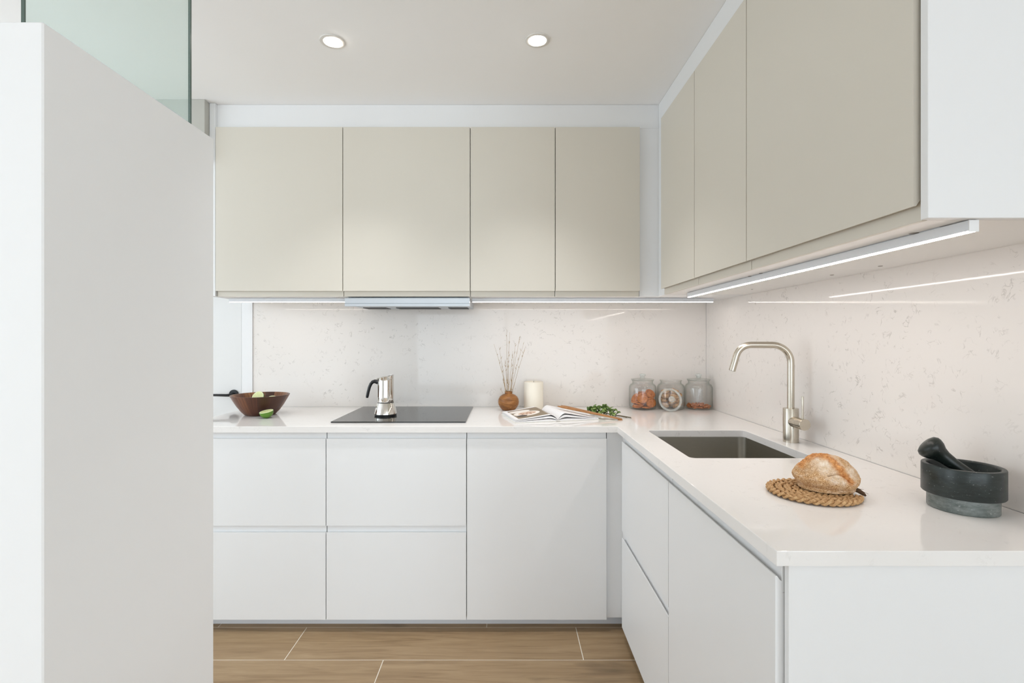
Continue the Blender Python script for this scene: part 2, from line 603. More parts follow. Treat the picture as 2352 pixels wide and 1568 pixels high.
# back wall with a doorway at its left
bm = bmesh.new()
DX0, DX1, DZ = -2.256, -1.4515, 2.04
add_box(bm, DX1, 1.2, YW + 0.002, YW + 0.15, -0.004, ZC)
add_box(bm, -3.3, DX0, YW + 0.002, YW + 0.15, -0.004, ZC)
add_box(bm, DX0, DX1, YW + 0.002, YW + 0.15, DZ, ZC)
tag(finish('wall_back', bm, 'wall'), 'white painted back wall behind the worktop and cabinets', kind='structure')
tag(box('wall_right', XW + 0.002, XW + 0.15, 0.70, YW, -0.004, ZC, 'wall', bev=0), 'white painted right wall behind the sink run', kind='structure')
tag(box('wall_return', XW + 0.15, 2.5, 0.70, 0.82, -0.004, ZC, 'wall', bev=0), 'white painted wall returning beside the sink run', kind='structure')
bm = bmesh.new()  # left wall, its opening added to admit the left fill
add_box(bm, -3.4, -3.3, -5.1, -0.95, -0.004, ZC)
add_box(bm, -3.4, -3.3, 2.3, 2.9, -0.004, ZC)
add_box(bm, -3.4, -3.3, -0.95, 2.3, -0.004, 0.4)
add_box(bm, -3.4, -3.3, -0.95, 2.3, 2.3, ZC)
tag(finish('wall_left', bm, 'wall'), 'white painted left wall with an added opening for fill light', kind='structure')
bm = bmesh.new()   # wall of the living side, opening added to let fill light in
add_box(bm, 2.4, 2.5, -5.1, -4.6, -0.004, ZC)
add_box(bm, 2.4, 2.5, -1.8, 0.70, -0.004, ZC)
add_box(bm, 2.4, 2.5, -4.6, -1.8, -0.004, 0.4)
add_box(bm, 2.4, 2.5, -4.6, -1.8, 2.3, ZC)
tag(finish('wall_far_right', bm, 'wall'), 'white painted wall of the living side with an added opening for fill light', kind='structure')
WX0, WX1, WZ0, WZ1 = -2.2, 2.2, 0.25, 2.3
bm = bmesh.new()
add_box(bm, -3.3, WX0, -5.1, -5.0, -0.004, ZC)
add_box(bm, WX1, 2.5, -5.1, -5.0, -0.004, ZC)
add_box(bm, WX0, WX1, -5.1, -5.0, -0.004, WZ0)
add_box(bm, WX0, WX1, -5.1, -5.0, WZ1, ZC)
tag(finish('wall_rear', bm, 'wall'), 'white painted rear wall around the wide window', kind='structure')
def window(name, pts, lab):
    wn = thing(name, lab, None, kind='structure')
    for a in pts:
        box('window_frame', *a, 'white', wn, bev=0.002)
A0, A1 = -5.08, -5.02
window('window_1', [(WX0, WX1, A0, A1, WZ0, WZ0 + .05), (WX0, WX1, A0, A1, WZ1 - .05, WZ1),
                    (WX0, WX0 + .05, A0, A1, WZ0 + .05, WZ1 - .05), (WX1 - .05, WX1, A0, A1, WZ0 + .05, WZ1 - .05),
                    (-.03, .03, A0, A1, WZ0 + .05, WZ1 - .05)], 'wide white framed window behind the viewer')
window('right_fill_opening', [(2.42, 2.48, -4.6, -1.8, .4, .45), (2.42, 2.48, -4.6, -1.8, 2.25, 2.3),
                    (2.42, 2.48, -4.6, -4.55, .45, 2.25), (2.42, 2.48, -1.85, -1.8, .45, 2.25)], 'added white framed opening for fill light on the living side wall')  # unseen frame added around the right fill light

window('left_fill_opening', [(-3.38, -3.32, -.95, 2.3, .4, .45), (-3.38, -3.32, -.95, 2.3, 2.25, 2.3),
                    (-3.38, -3.32, -.95, -.9, .45, 2.25), (-3.38, -3.32, 2.25, 2.3, .45, 2.25)], 'added white framed opening for fill light in the left wall')  # unseen frame added around the left fill light

# door in the back wall, left of the worktop
dr = thing('door_1', 'white door with black lever handle beyond the worktop end', None, (-1.85, YW, 0), kind='structure')
box('door_leaf', DX0 + .003, DX1 - .006, YW + 0.006, YW + 0.046, 0.006, DZ - .003, 'door_paint', dr)
hd = lathe('handle_rosette', [(0, 0.0), (.025, 0.0), (.0255, .002), (.0255, .007), (.024, .0085), (0, .0085)], 'black_matt', dr, 40,
           mat4=Matrix.Translation((-1.498 + 1.85, 0.0055, .950)) @ Matrix.Rotation(math.radians(90), 4, 'X'), label='round matt black rosette')
tube('handle_lever', [(-1.498 + 1.85, -.002, .950), (-1.498 + 1.85, -.034, .950), (-1.503 + 1.85, -.042, .950), (-1.513 + 1.85, -.045, .950),
                      (-1.56 + 1.85, -.045, .951), (-1.625 + 1.85, -.045, .952)], [.009, .008, .0078, .0072, .0065, .006], 'black_matt', hd, 14, label='slim black lever')
bm = bmesh.new()
for (a, b, d) in ((DX1, DX1 + .030, .003), (DX1 + .030, DX1 + .0595, .006)):
    add_box(bm, a, b, YW - d, YW + .002, 0.0, DZ + .06)
tag(finish('trim_1', bm, 'white'), 'white stepped door casing beside the stone splashback', kind='structure')

# boxed-in soffit over the upper cabinets
SOB, SOR = UB + 0.020, UR + 0.023
tag(box('trim_2', -1.372, SOR + .002, SOB, YW, ZU1 + .002, ZC - .001, 'white', bev=0), 'white boxed soffit over the back wall cabinets', kind='structure')
tag(box('trim_3', SOR, XW, 0.832, SOB - .001, ZU1 + .002, ZC - .001, 'white', bev=0), 'white boxed soffit over the sink side cabinets', kind='structure')

tag(box('trim_4', -3.298, -1.4015, 2.305, YW, 2.08, ZC - .001, 'bulkhead', bev=0), 'added bulkhead over the doorway, shade put into its greige colour', kind='structure')  # box added for the dark wedge, shade is in its colour

# half-height wall with glass pane
XP, YN, YF, ZP = -0.82, 0.878, 1.391, 1.25 + 731 * 0.82 / 1065
tag(box('wall_partition', XP - .17, XP, YN, YF, -0.004, ZP, 'wall', bev=0.0025), 'white head-height partition wall at the kitchen entrance', kind='structure')
gp = thing('glass_screen', 'green tinted glass pane standing on the white partition wall', 'glass screen', (-0.885, 1.14, ZP))
gx = -0.882
box('pane', gx - .003, gx + .003, .908, 1.380, ZP + .0005, ZC - .001, 'pane', gp, bev=0)
box('edge_profile', gx - .003, gx + .003, 1.3802, 1.386, ZP + .0005, ZC - .001, 'pane_edge', gp, bev=0, label='dark green polished glass edge')
box('edge_profile', gx - .003, gx + .003, .905, .9078, ZP + .0005, ZC - .001, 'pane_edge', gp, bev=0, label='dark green polished glass edge')

# ------------------------------------------------------------------ cabinets
mapB = lambda F: (lambda u, d, z: (u, F + d, z))
mapR = lambda F: (lambda u, d, z: (F + d, u, z))
G = 0.0018
def mbox(name, mp, u0, u1, d0, d1, z0, z1, mat, parent, bev=0.0006, label=None):
    p, q = mp(u0, d0, z0), mp(u1, d1, z1)
    return box(name, min(p[0], q[0]), max(p[0], q[0]), min(p[1], q[1]), max(p[1], q[1]), z0, z1, mat, parent, bev, label)

def upper_cabinet(mp, u0, u1, depth, label, caps, wide=False):
    c = mp((u0 + u1) / 2, depth, ZU0)
    t_ = thing('wall_cabinet', label, 'cabinet', c, 'greige wall cabinets')
    mbox('body', mp, u0 + .0005, u1 - .0005, .024, depth, ZU0, ZU1, 'carcass', t_)
    zb = 1.4795
    prof = [(0, ZU1), (.0225, ZU1), (.0225, zb + .0305), (.0148, zb + .030), (.0148, zb + .014), (.012, zb + .011), (.008, zb + .006), (.005, zb + .001), (.0035, zb), (0, zb)]
    d = prism('door', prof, u0 + G, u1 - G, mp, 'greige', t_)
    mbox('grip_strip', mp, u0 + G, u1 - G, .0150, .0236, ZU0 - .0005, zb + .03, 'greige', d, label='recessed grip strip under the door')
    for (du, dd, r) in caps:
        p = mp(du, dd, ZU0)
        lathe('screw_cap', [(0, -.0012), (r * .8, -.0012), (r, 0), (0, 0)], 'cap', t_, 20,
              mat4=Matrix.Translation(Vector(p) - ORG[t_.name]))
    return t_

XS = [-1.37, -0.77, -0.17, 0.23, 0.63]
ub = mapB(UB)
for i, (lab) in enumerate(['wide greige wall cabinet beside the doorway above the wooden bowl',
                           'wide greige wall cabinet with the cooker hood beneath it',
                           'narrow greige wall cabinet between the hood cabinet and the corner one',
                           'narrow greige wall cabinet next to the white corner filler']):
    upper_cabinet(ub, XS[i], XS[i + 1], YW - UB - .001, lab, [])
ur = mapR(UR)
YS = [2.2475, 1.8475, 1.4475, 0.8515]
upper_cabinet(ur, YS[1], YS[0], XW - UR - .001, 'greige wall cabinet deepest in the corner on the sink side', [(1.99, .10, .004), (2.02, .30, .004)])
upper_cabinet(ur, YS[2], YS[1], XW - UR - .001, 'middle greige wall cabinet of the three above the sink side', [(1.60, .085, .006), (1.53, .085, .006), (1.57, .33, .006)])
upper_cabinet(ur, YS[3], YS[2], XW - UR - .001, 'largest foreground greige wall cabinet beside the white end panel', [(1.38, .34, .006), (.955, .085, .009)])
ep = tag(box('cabinet_end_panel', UR + .007, XW - .001, .832, .8475, ZU0 - .001, ZU1 + .001 + (ZC - ZU1) - .003, 'white', bev=0.0008),
         'tall white end panel closing the upper cabinets on the sink side', 'end panel')
tag(box('filler_panel', -1.400, -1.3725, UB + .004, YW - .001, ZU0, ZC - .001, 'white'), 'slim white filler panel beside the doorway cabinet', 'filler panel')
bm = bmesh.new()
add_box(bm, .6315, SOR + .001, SOB, SOB + .018, ZU0, ZU1 + .0015)
add_box(bm, SOR, SOR + .018, 2.2495, SOB, ZU0, ZU1 + .0015)
add_box(bm, SOR + .018, XW - .001, 2.2495, YW - .001, ZU0, ZU0 + .016)
add_box(bm, .6315, SOR + .018, SOB + .018, YW - .001, ZU0, ZU0 + .016)
tag(finish('filler_panel', bm, 'white'), 'white corner filler panel where the two upper cabinet runs meet', 'filler panel')

# base units
ZB0, ZB1 = 0.055, 0.855
def carcass(mp, u0, u1, depth, parent):
    bm = bmesh.new()
    for (a, b, c, d, z0, z1) in ((u0 + .0005, u0 + .016, .024, depth, ZB0, ZB1), (u1 - .016, u1 - .0005, .024, depth, ZB0, ZB1),
                                 (u0 + .016, u1 - .016, .024, depth, ZB0, ZB0 + .016), (u0 + .016, u1 - .016, depth - .01, depth, ZB0, ZB1),
                                 (u0 + .016, u1 - .016, .024, .030, ZB1 - .30, ZB1), (u0 + .016, u1 - .016, .024, .030, ZB0, ZB0 + .5)):
        p, q = mp(a, c, z0), mp(b, d, z1)
        add_box(bm, min(p[0], q[0]), max(p[0], q[0]), min(p[1], q[1]), max(p[1], q[1]), z0, z1)
    finish('body', bm, 'carcass', parent)
def front(mp, u0, u1, z0, z1, parent, name):
    zg = z1 - .0275
    prof = [(0, z0), (0, zg), (.0025, zg), (.004, zg - .001), (.006, zg - .004), (.009, zg - .008), (.0118, zg - .010), (.0118, zg - .030), (.0225, zg - .031), (.0225, z0)]
    d = prism(name, prof, u0 + G, u1 - G, mp, 'white', parent)
    mbox('grip_strip', mp, u0 + G, u1 - G, .0120, .0236, zg - .03, z1 - .002, 'white', d, label='recessed grip strip over the front')
    return d
def base_cabinet(mp, u0, u1, depth, label, drawers, loc=None):
    t_ = thing('base_cabinet', label, 'cabinet', mp((u0 + u1) / 2, depth, ZB0), 'white base cabinets')
    carcass(mp, u0, u1, depth, t_)
    if drawers:
        front(mp, u0, u1, .4555 + .0005, ZB1 + .0005, t_, 'drawer_front')
        front(mp, u0, u1, ZB0, .4555 - .0005, t_, 'drawer_front')
    else:
        front(mp, u0, u1, ZB0, ZB1 + .0005, t_, 'door')
    return t_
bb = mapB(FB)
BX = [-1.37, -0.77, -0.17, 0.43]
base_cabinet(bb, BX[0], BX[1], .59, 'white two-drawer base cabinet under the wooden bowl', True)
base_cabinet(bb, BX[1], BX[2], .59, 'white two-drawer base cabinet under the black cooktop', True)
base_cabinet(bb, BX[2], BX[3], .59, 'white single-door base cabinet under the open book', False)
rb = mapR(FR)
base_cabinet(rb, 1.472, 2.068, XW - FR - .004, 'white two-drawer base cabinet under the sink', True)
base_cabinet(rb, 0.886, 1.472, XW - FR - .004, 'white single-door base cabinet under the bread', False)
bm = bmesh.new()
add_box(bm, .4325, .500, FB + .018, FB + .034, ZB0, ZB1)
add_box(bm, .500, .516, 2.070, FB + .034, ZB0, ZB1)
tag(finish('corner_filler', bm, 'white'), 'white inside corner filler between the two base cabinet runs', 'filler panel')
tag(box('base_end_panel', .495, XW - .001, .870, .8835, 0.0, ZB1, 'white'), 'broad white end panel closing the base cabinets towards the viewer', 'end panel')
tag(box('base_end_panel', -1.395, -1.3725, FB + .004, YW - .002, 0.0, ZB1, 'white'), 'slim white end panel of the base cabinets beside the doorway', 'end panel')
tag(box('plinth', -1.372, .5465, 2.185, 2.199, 0.0, ZB0 - .001, 'plinth'), 'white recessed plinth under the cooktop run', 'plinth')
tag(box('plinth', .547, .561, .885, 2.199, 0.0, ZB0 - .001, 'plinth'), 'white recessed plinth under the sink run', 'plinth')

# ------------------------------------------------------------------ worktop with sink cut-out, splashbacks
SX0, SX1, SY0, SY1 = 0.574, 0.966, 1.545, 2.017
def rrect(x0, x1, y0, y1, r, n=6):
    pts = []
    for cx, cyy, a0 in ((x1 - r, y1 - r, 0), (x0 + r, y1 - r, 90), (x0 + r, y0 + r, 180), (x1 - r, y0 + r, 270)):
        for k in range(n + 1):
            a = math.radians(a0 + 90 * k / n)
            pts.append((cx + r * math.cos(a), cyy + r * math.sin(a)))
    return pts
wt = thing('worktop', 'L-shaped white veined quartz worktop with a sink cut-out', 'worktop', (0, 2.4, ZT - TH))
bm = bmesh.new()
outer = [(-1.402, YW - .001), (-1.402, 2.107), (.471, 2.107), (.471, .8645), (XW - .001, .8645), (XW - .001, YW - .001)]
hole = rrect(SX0, SX1, SY0, SY1, .018)
es = []
for loop in (outer, hole):
    vs_ = [bm.verts.new((x, y, ZT)) for x, y in loop]
    es += [bm.edges.new((vs_[i], vs_[(i + 1) % len(vs_)])) for i in range(len(vs_))]
r = bmesh.ops.triangle_fill(bm, use_beauty=True, use_dissolve=True, edges=es)
top = bm.faces[:]
ex = bmesh.ops.extrude_face_region(bm, geom=top)
for v in [g for g in ex['geom'] if isinstance(g, bmesh.types.BMVert)]:
    v.co.z = ZT - TH
bmesh.ops.recalc_face_normals(bm, faces=bm.faces[:])
be = [e for e in bm.edges if len(e.link_faces) == 2 and e.calc_face_angle(0) > 1.2 and all(abs(v.co.z - ZT) < 1e-5 for v in e.verts)]
bmesh.ops.bevel(bm, geom=be, offset=0.0014, segments=2, affect='EDGES', profile=0.5)
finish('slab', bm, 'quartz_top', wt)

tag(box('backsplash', -1.3905, XW - .001, YW - .012 + .012 - .0005, YW + .0015, ZT + .0005, ZU0 + .02, 'quartz', bev=0), 'veined white quartz splashback behind the cooktop', 'splashback')
tag(box('backsplash', XW - .0005, XW + .0015, .80, YW - .002, ZT + .0005, ZU0 + .02, 'quartz', bev=0), 'veined white quartz splashback behind the sink and tap', 'splashback')

# ------------------------------------------------------------------ sink
sk = thing('kitchen_sink', 'undermounted brushed steel kitchen sink set in the worktop', 'sink', ((SX0 + SX1) / 2, (SY0 + SY1) / 2, .68))
bm = bmesh.new()
ZS = ZT - TH - .0012
loops = []
for grow, z, rr in ((.018, ZS, .035), (.002, ZS, .030), (.002, ZS - .004, .030), (.001, .72, .030), (-.004, .703, .032), (-.014, .693, .036), (-.03, .690, .04)):
    loops.append([bm.verts.new((x, y, z)) for x, y in rrect(SX0 - grow, SX1 + grow, SY0 - grow, SY1 + grow, rr, 8)])
for A, B in zip(loops, loops[1:]):
    n = len(A)
    for i in range(n):
        bm.faces.new((A[i], A[(i + 1) % n], B[(i + 1) % n], B[i]))
bm.faces.new(loops[-1])
so = finish('basin', bm, 'steel_sink', sk, True, 50)
sm = so.modifiers.new('thickness', 'SOLIDIFY'); sm.thickness = 0.001; sm.offset = 1.0
lathe('drain', [(0, .0115), (.03, .0115), (.042, .0125), (.044, .011), (.044, .0103), (0, .0103)], 'chrome', sk, 32)

# ------------------------------------------------------------------ tap
TX, TY = 1.026, 1.79
tp = thing('kitchen_tap', 'brushed nickel mixer tap with squared swan neck spout', 'tap', (TX, TY, ZT + .0002))
lathe('tap_body', [(0, 0), (.0255, 0), (.0255, .1205), (.025, .1215), (.0122, .1215), (0, .1215)], 'steel_tap', tp, 48)
zt = 1.231 - ZT
pts = [(0, 0, .118), (0, 0, .20), (0, 0, zt - .066)]
R1 = .062
for k in range(1, 13):
    a = math.radians(90 * k / 12)
    pts.append((-R1 + R1 * math.cos(a), 0, zt - R1 + R1 * math.sin(a)))
xl = -.132
pts.append((-.10, 0, zt))
R2 = .052
for k in range(0, 11):
    a = math.radians(90 + 74 * k / 10)
    pts.append((xl + R2 * math.cos(a), 0, zt - R2 + R2 * math.sin(a)))
lx, lz = pts[-1][0], pts[-1][2]
for s in (.03, .06):
    pts.append((lx - s * math.sin(math.radians(15)), 0, lz - s * math.cos(math.radians(15))))
ang = math.radians(-12)
pts = [Vector((x * math.cos(ang), x * math.sin(ang), z)) for x, y, z in pts]
sp = tube('spout', pts, .0118, 'steel_tap', tp, 24)
dirv = (pts[-1] - pts[-2]).normalized()
tube('aerator', [pts[-1] - dirv * .002, pts[-1] + dirv * .0008], .0088, 'dark', sp, 20)
zk = .957 - ZT
kb = lathe('handle_knob', [(0, 0.0), (.0195, 0.0), (.0195, .046), (.0185, .0465), (.0185, .0475), (.0197, .048), (.0197, .0845), (.0187, .0855), (0, .0855)], 'steel_tap', tp, 40,
           mat4=Matrix.Translation((0, 0, zk)) @ Matrix.Rotation(math.radians(90), 4, 'X'))
tube('handle_lever', [(0, -.071, zk + .017), (0, -.071, zk + .06), (0, -.071, 1.052 - ZT), (0, -.071, 1.0535 - ZT)], [.0036, .0036, .0036, .003], 'steel_tap', kb, 14)

# ------------------------------------------------------------------ cooktop and hood
ck = thing('cooktop', 'black glass induction cooktop flush on the quartz worktop', 'cooktop', (-.48, 2.45, ZT))
bm = bmesh.new()
pl = rrect(-.779, -.180, 2.198, 2.702, .004, 3)
a = [bm.verts.new((x, y, ZT + .0003)) for x, y in pl]
b = [bm.verts.new((x, y, ZT + .0055)) for x, y in pl]
bm.faces.new(a); tf = bm.faces.new(b)
for i in range(len(pl)):
    bm.faces.new((a[i], a[(i + 1) % len(pl)], b[(i + 1) % len(pl)], b[i]))
bmesh.ops.bevel(bm, geom=list(tf.edges), offset=.001, segments=1, affect='EDGES')
finish('glass_plate', bm, 'ceramic', ck)

hd = thing('cooker_hood', 'slim pull-out cooker hood under the wide wall cabinet', 'cooker hood', (-.47, 2.5, 1.41))
box('hood_body', -.762, -.178, 2.385, 2.700, 1.416, ZU0 - .0012, 'hood', hd, .001)
fb = prism('front_bar', [(0, 1.409), (.024, 1.409), (.024, 1.449), (.002, 1.449), (0, 1.447), (0, 1.4235), (.002, 1.4225), (.002, 1.4215), (0, 1.4205)],
           -.767, -.174, mapB(2.355), 'hood', hd)
for k, (x0, x1) in enumerate(((-.74, -.62), (-.57, -.35), (-.30, -.20))):
    fo = box('grease_filter' if k < 2 else 'control_panel', x0, x1, 2.56, 2.67, 1.4135, 1.4165, 'dark', hd, .0005)

# ------------------------------------------------------------------ LED strips
def led(name_lab, mp, u0, u1, capends, glow='led'):
    c = mp((u0 + u1) / 2, 0, 1.434)
    t_ = thing('light_strip', name_lab, 'light strip', c, 'under-cabinet light strips')
    mbox('housing', mp, u0, u1, 0, .016, 1.4350, ZU0 - .0022, 'alu', t_, .0006)
    mbox('diffuser', mp, u0 + .002, u1 - .002, .002, .014, 1.4335, 1.4352, glow, t_, 0, label='glowing warm white diffuser')
    mbox('mounting_clip', mp, u0 + .06, u1 - .06, .004, .012, ZU0 - .0024, ZU0 - .0002, 'alu', t_, 0)
    for e in capends:
        s = (e - .002, e) if e == u0 else (e, e + .002)
        mbox('end_cap', mp, s[0], s[1], -.0005, .0165, 1.4330, ZU0 - .0020, 'white', t_, .0004)
led('short warm light strip under the cabinet beside the doorway', mapB(2.425), -1.355, -.7705, (-1.355,))
led('long warm light strip under the back cabinets beside the hood', mapB(2.425), -.168, 1.012, (1.012,))
led('warm light strip under the cabinets above the sink', mapR(.784), .842, 2.15, (.842, 2.15), 'led_sink')

# ------------------------------------------------------------------ recessed ceiling spots
def downlight(x, y, tilt, lab):
    d = thing('downlight', lab, 'ceiling light', (x, y, ZC), 'recessed ceiling spotlights')
    lathe('trim_ring', [(.031, -.0003), (.046, -.0003), (.045, -.003), (.042, -.004), (.033, -.0035), (.0315, -.002), (.031, -.0003)], 'chrome_trim', d, 40)
    m4 = Matrix.Translation((0, 0, -.002)) @ Matrix.Rotation(tilt[0], 4, 'X') @ Matrix.Rotation(tilt[1], 4, 'Y')
    lathe('lamp_face', [(0, -.006), (.018, -.0055), (.030, -.003), (.0305, -.001), (0, -.001)], 'lamp', d, 32, mat4=m4, label='bright round lamp face')
    L = bpy.data.lights.new('spot_beam', 'SPOT')
    L.energy = 26
    L.spot_size = math.radians(94)
    L.spot_blend = 1.0
    L.shadow_soft_size = .03
    L.color = (.97, .98, 1.0)
    lo = bpy.data.objects.new('spot_beam', L)
    COL.objects.link(lo)
    lo.parent = d
    lo.location = (0, 0, -.02)
downlight(-.651, 1.857, (math.radians(0), math.radians(12)), 'recessed round ceiling spotlight over the cooktop side')
downlight(.117, 1.849, (math.radians(0), math.radians(-6)), 'recessed round ceiling spotlight nearer the sink side')

# ------------------------------------------------------------------ wooden bowl and limes
bw = thing('salad_bowl', 'dark wooden salad bowl holding lime halves on the worktop', 'bowl', (-1.214, 2.450, ZT + .0002))
BO = [(0, 0), (.066, 0), (.070, .002), (.086, .018), (.106, .046), (.122, .074), (.1335, .0955)]
BI = [(.1345, .0972), (.1325, .098), (.1285, .0965), (.117, .075), (.100, .047), (.080, .021), (.060, .010), (0, .007)]
lathe('bowl_shell', BO + BI, 'bowl', bw, 72, 50)

def lime_parts(root, R):
    prof = [(0, -R * 1.02)]
    for k in range(1, 9):
        a = math.radians(90 * k / 8)
        prof.append((R * math.sin(a), -R * 1.02 * math.cos(a)))
    rind = lathe('rind', prof + [(R * .97, .0008), (R * .90, .0006), (0, .0004)], 'lime_skin', root, 32)
    lathe('pith', [(R * .99, .0006), (R * .965, .0014), (R * .84, .0012), (0, .0009)], 'lime_pith', root, 32)
    bm = bmesh.new()
    for s in range(9):
        a0, a1 = 2 * math.pi * (s + .06) / 9, 2 * math.pi * (s + .94) / 9
        ring = [(R * .08 * math.cos((a0 + a1) / 2), R * .08 * math.sin((a0 + a1) / 2))]
        for k in range(5):
            a = a0 + (a1 - a0) * k / 4
            ring.append((R * .86 * math.cos(a), R * .86 * math.sin(a)))
        lo = [bm.verts.new((x, y, .0008)) for x, y in ring]
        hi = [bm.verts.new((x * .97, y * .97, .0018)) for x, y in ring]
        bm.faces.new(hi)
        for i in range(len(ring)):
            bm.faces.new((lo[i], lo[(i + 1) % len(ring)], hi[(i + 1) % len(ring)], hi[i]))
    finish('flesh', bm, 'lime_flesh', root, world=False)
def lime(lab, loc, rot, R, tilt_pt=None):
    t_ = thing('lime_half', lab, 'lime', loc, 'cut lime halves')
    t_.rotation_euler = rot
    lime_parts(t_, R)
    return t_
lime('halved green lime lying on the worktop before the wooden bowl', (-1.127, 2.330, ZT + .0315), (math.radians(10), math.radians(-7), 0), .031)
lime('large lime half showing its flesh inside the wooden bowl', (-1.226, 2.448, ZT + .086), (math.radians(62), math.radians(-12), 0), .030)
lime('second lime half barely peeking over the wooden bowl rim', (-1.160, 2.462, ZT + .070), (math.radians(35), math.radians(18), 0), .029)
lime_b = None

# ------------------------------------------------------------------ moka pot
mk = thing('moka_pot', 'polished steel stovetop coffee pot with black handle on the cooktop', 'coffee pot', (-.5805, 2.387, ZT + .0056))
lathe('foot_ring', [(0, 0), (.0505, 0), (.0520, .002), (.0520, .006), (0, .006)], 'black_plastic', mk, 48)
lathe('boiler', [(0, .006), (.0520, .006), (.0540, .009), (.0535, .013), (.0475, .036), (.0415, .056), (.0395, .0605), (0, .0605)], 'chrome', mk, 64, 40)
lathe('seal_ring', [(0, .0605), (.0385, .0605), (.0385, .0635), (0, .0635)], 'black_plastic', mk, 48)
bm = lathe_bm([(0, .0635), (.0390, .0635), (.0395, .066), (.0392, .09), (.0385, .13), (.0382, .165), (.0380, .183), (.0392, .1860), (.0380, .1868), (.0368, .183), (.0368, .178), (0, .178)], 64)
for v in bm.verts:
    if v.co.z > .15:
        v.co.z += v.co.x * .22 * min(1, (v.co.z - .15) / .03)
pot = finish('upper_pot', bm, 'chrome', mk, True, 40, world=False)
bm = lathe_bm([(0, .1850), (.012, .1862), (.0355, .1840), (.0362, .1825), (0, .1815)], 48)
for v in bm.verts:
    v.co.z += v.co.x * .22
lid = finish('lid', bm, 'chrome', mk, True, 40, world=False)
tube('hinge', [(-.040, -.008, .1745), (-.040, .008, .1745)], .003, 'chrome', lid, 10)
hp = [(-.036, 0, .158), (-.043, 0, .1605), (-.052, 0, .1625), (-.062, 0, .160), (-.071, 0, .150), (-.078, 0, .134), (-.084, 0, .112), (-.088, 0, .092), (-.0895, 0, .0835)]
tube('handle', hp, [.013, .0128, .0115, .0105, .0095, .0092, .009, .0088, .007], 'black_plastic', mk, 16, flat=.8)
lathe('valve', [(0, 0), (.004, 0), (.004, .006), (.0025, .008), (0, .008)], 'chrome', mk, 12,
      mat4=Matrix.Translation((-.0385, -.022, .045)) @ Matrix.Rotation(math.radians(-90), 4, 'Y') @ Matrix.Rotation(math.radians(30), 4, 'X'))

# ------------------------------------------------------------------ vase with dry stems, candle
vz = thing('bud_vase', 'round turned wooden bud vase beside the candle', 'vase', (.0114, 2.60, ZT + .0002))
lathe('vase_body', [(0, 0), (.028, 0), (.034, .003), (.045, .015), (.0525, .030), (.0545, .043), (.0525, .057), (.045, .071), (.033, .0805), (.022, .0845),
                    (.0195, .087), (.0195, .0975), (.0180, .0985), (.0150, .0980), (.0145, .075), (.03, .05), (0, .02)], 'vase', vz, 56, 40)
ds = thing('dry_stem_sprig', 'sprig of thin dry grass stems standing in the wooden vase', 'dried grass', (.0114, 2.60, ZT + .0002), kind='thing')
def stem(tip, base, bend, husk, seed):
    rnd = random.Random(seed)
    bm = bmesh.new()
    b0, t1 = Vector((base[0], base[1], .03)), Vector(tip)
    pts, N = [], 12
    for k in range(N + 1):
        s = k / N
        p = b0.lerp(t1, s)
        p.x += bend * math.sin(math.pi * s) + rnd.uniform(-.0012, .0012)
        p.y += rnd.uniform(-.0012, .0012)
        pts.append(p)
    tube_bm(pts, [.0012 - .0008 * k / N for k in range(N + 1)], 5, bm)
    for k in range(husk):
        s = rnd.uniform(.5, 1.0)
        i = min(N - 1, int(s * N))
        p = pts[i].lerp(pts[i + 1], s * N - i)
        dv = Vector((rnd.uniform(-.5, .5), rnd.uniform(-.5, .5), 1)).normalized()
        L = rnd.uniform(.008, .022)
        tube_bm([p, p + dv * L * .4, p + dv * L], [.0006, .0013, .0003], 4, bm)
    finish('grass_stem', bm, 'reed', ds, True, 60, world=False)
S = 1 / 438.5
def tipz(px, py):
    return ((px - 1168) * S, 0, (1.25 - (py - 780) * 2.6 / 1140) - ZT)
for i, (px, py, bend, hk) in enumerate(((1164, 757, 0, 3), (1171, 762, -.004, 9), (1135, 790, .006, 3), (1146, 796, .004, 4), (1184, 790, -.002, 5), (1193, 776, -.004, 4),
                                        (1203, 788, -.006, 6), (1208, 794, -.006, 5), (1178, 806, 0, 5), (1160, 826, .002, 5), (1178, 856, 0, 3), (1151, 842, .002, 4),
                                        (1155, 872, .003, 3), (1182, 878, -.002, 2), (1166, 858, 0, 5), (1148, 893, .004, 1))):
    x, y, z = tipz(px, py)
    stem((x, random.uniform(-.02, .02), z), (random.uniform(-.009, .009), random.uniform(-.008, .008)), bend, hk, 100 + i)

cd = thing('pillar_candle', 'thick cream pillar candle against the splashback', 'candle', (.1455, 2.652, ZT + .0002))
lathe('wax', [(0, 0), (.050, 0), (.0515, .002), (.0515, .138), (.0510, .142), (.0490, .1445), (.0465, .1440), (.043, .141), (.02, .139), (0, .139)], 'wax', cd, 56, 40)
tube('wick', [(0, 0, .138), (.0008, 0, .146), (.002, 0, .1485)], .0011, 'wick', cd, 6)

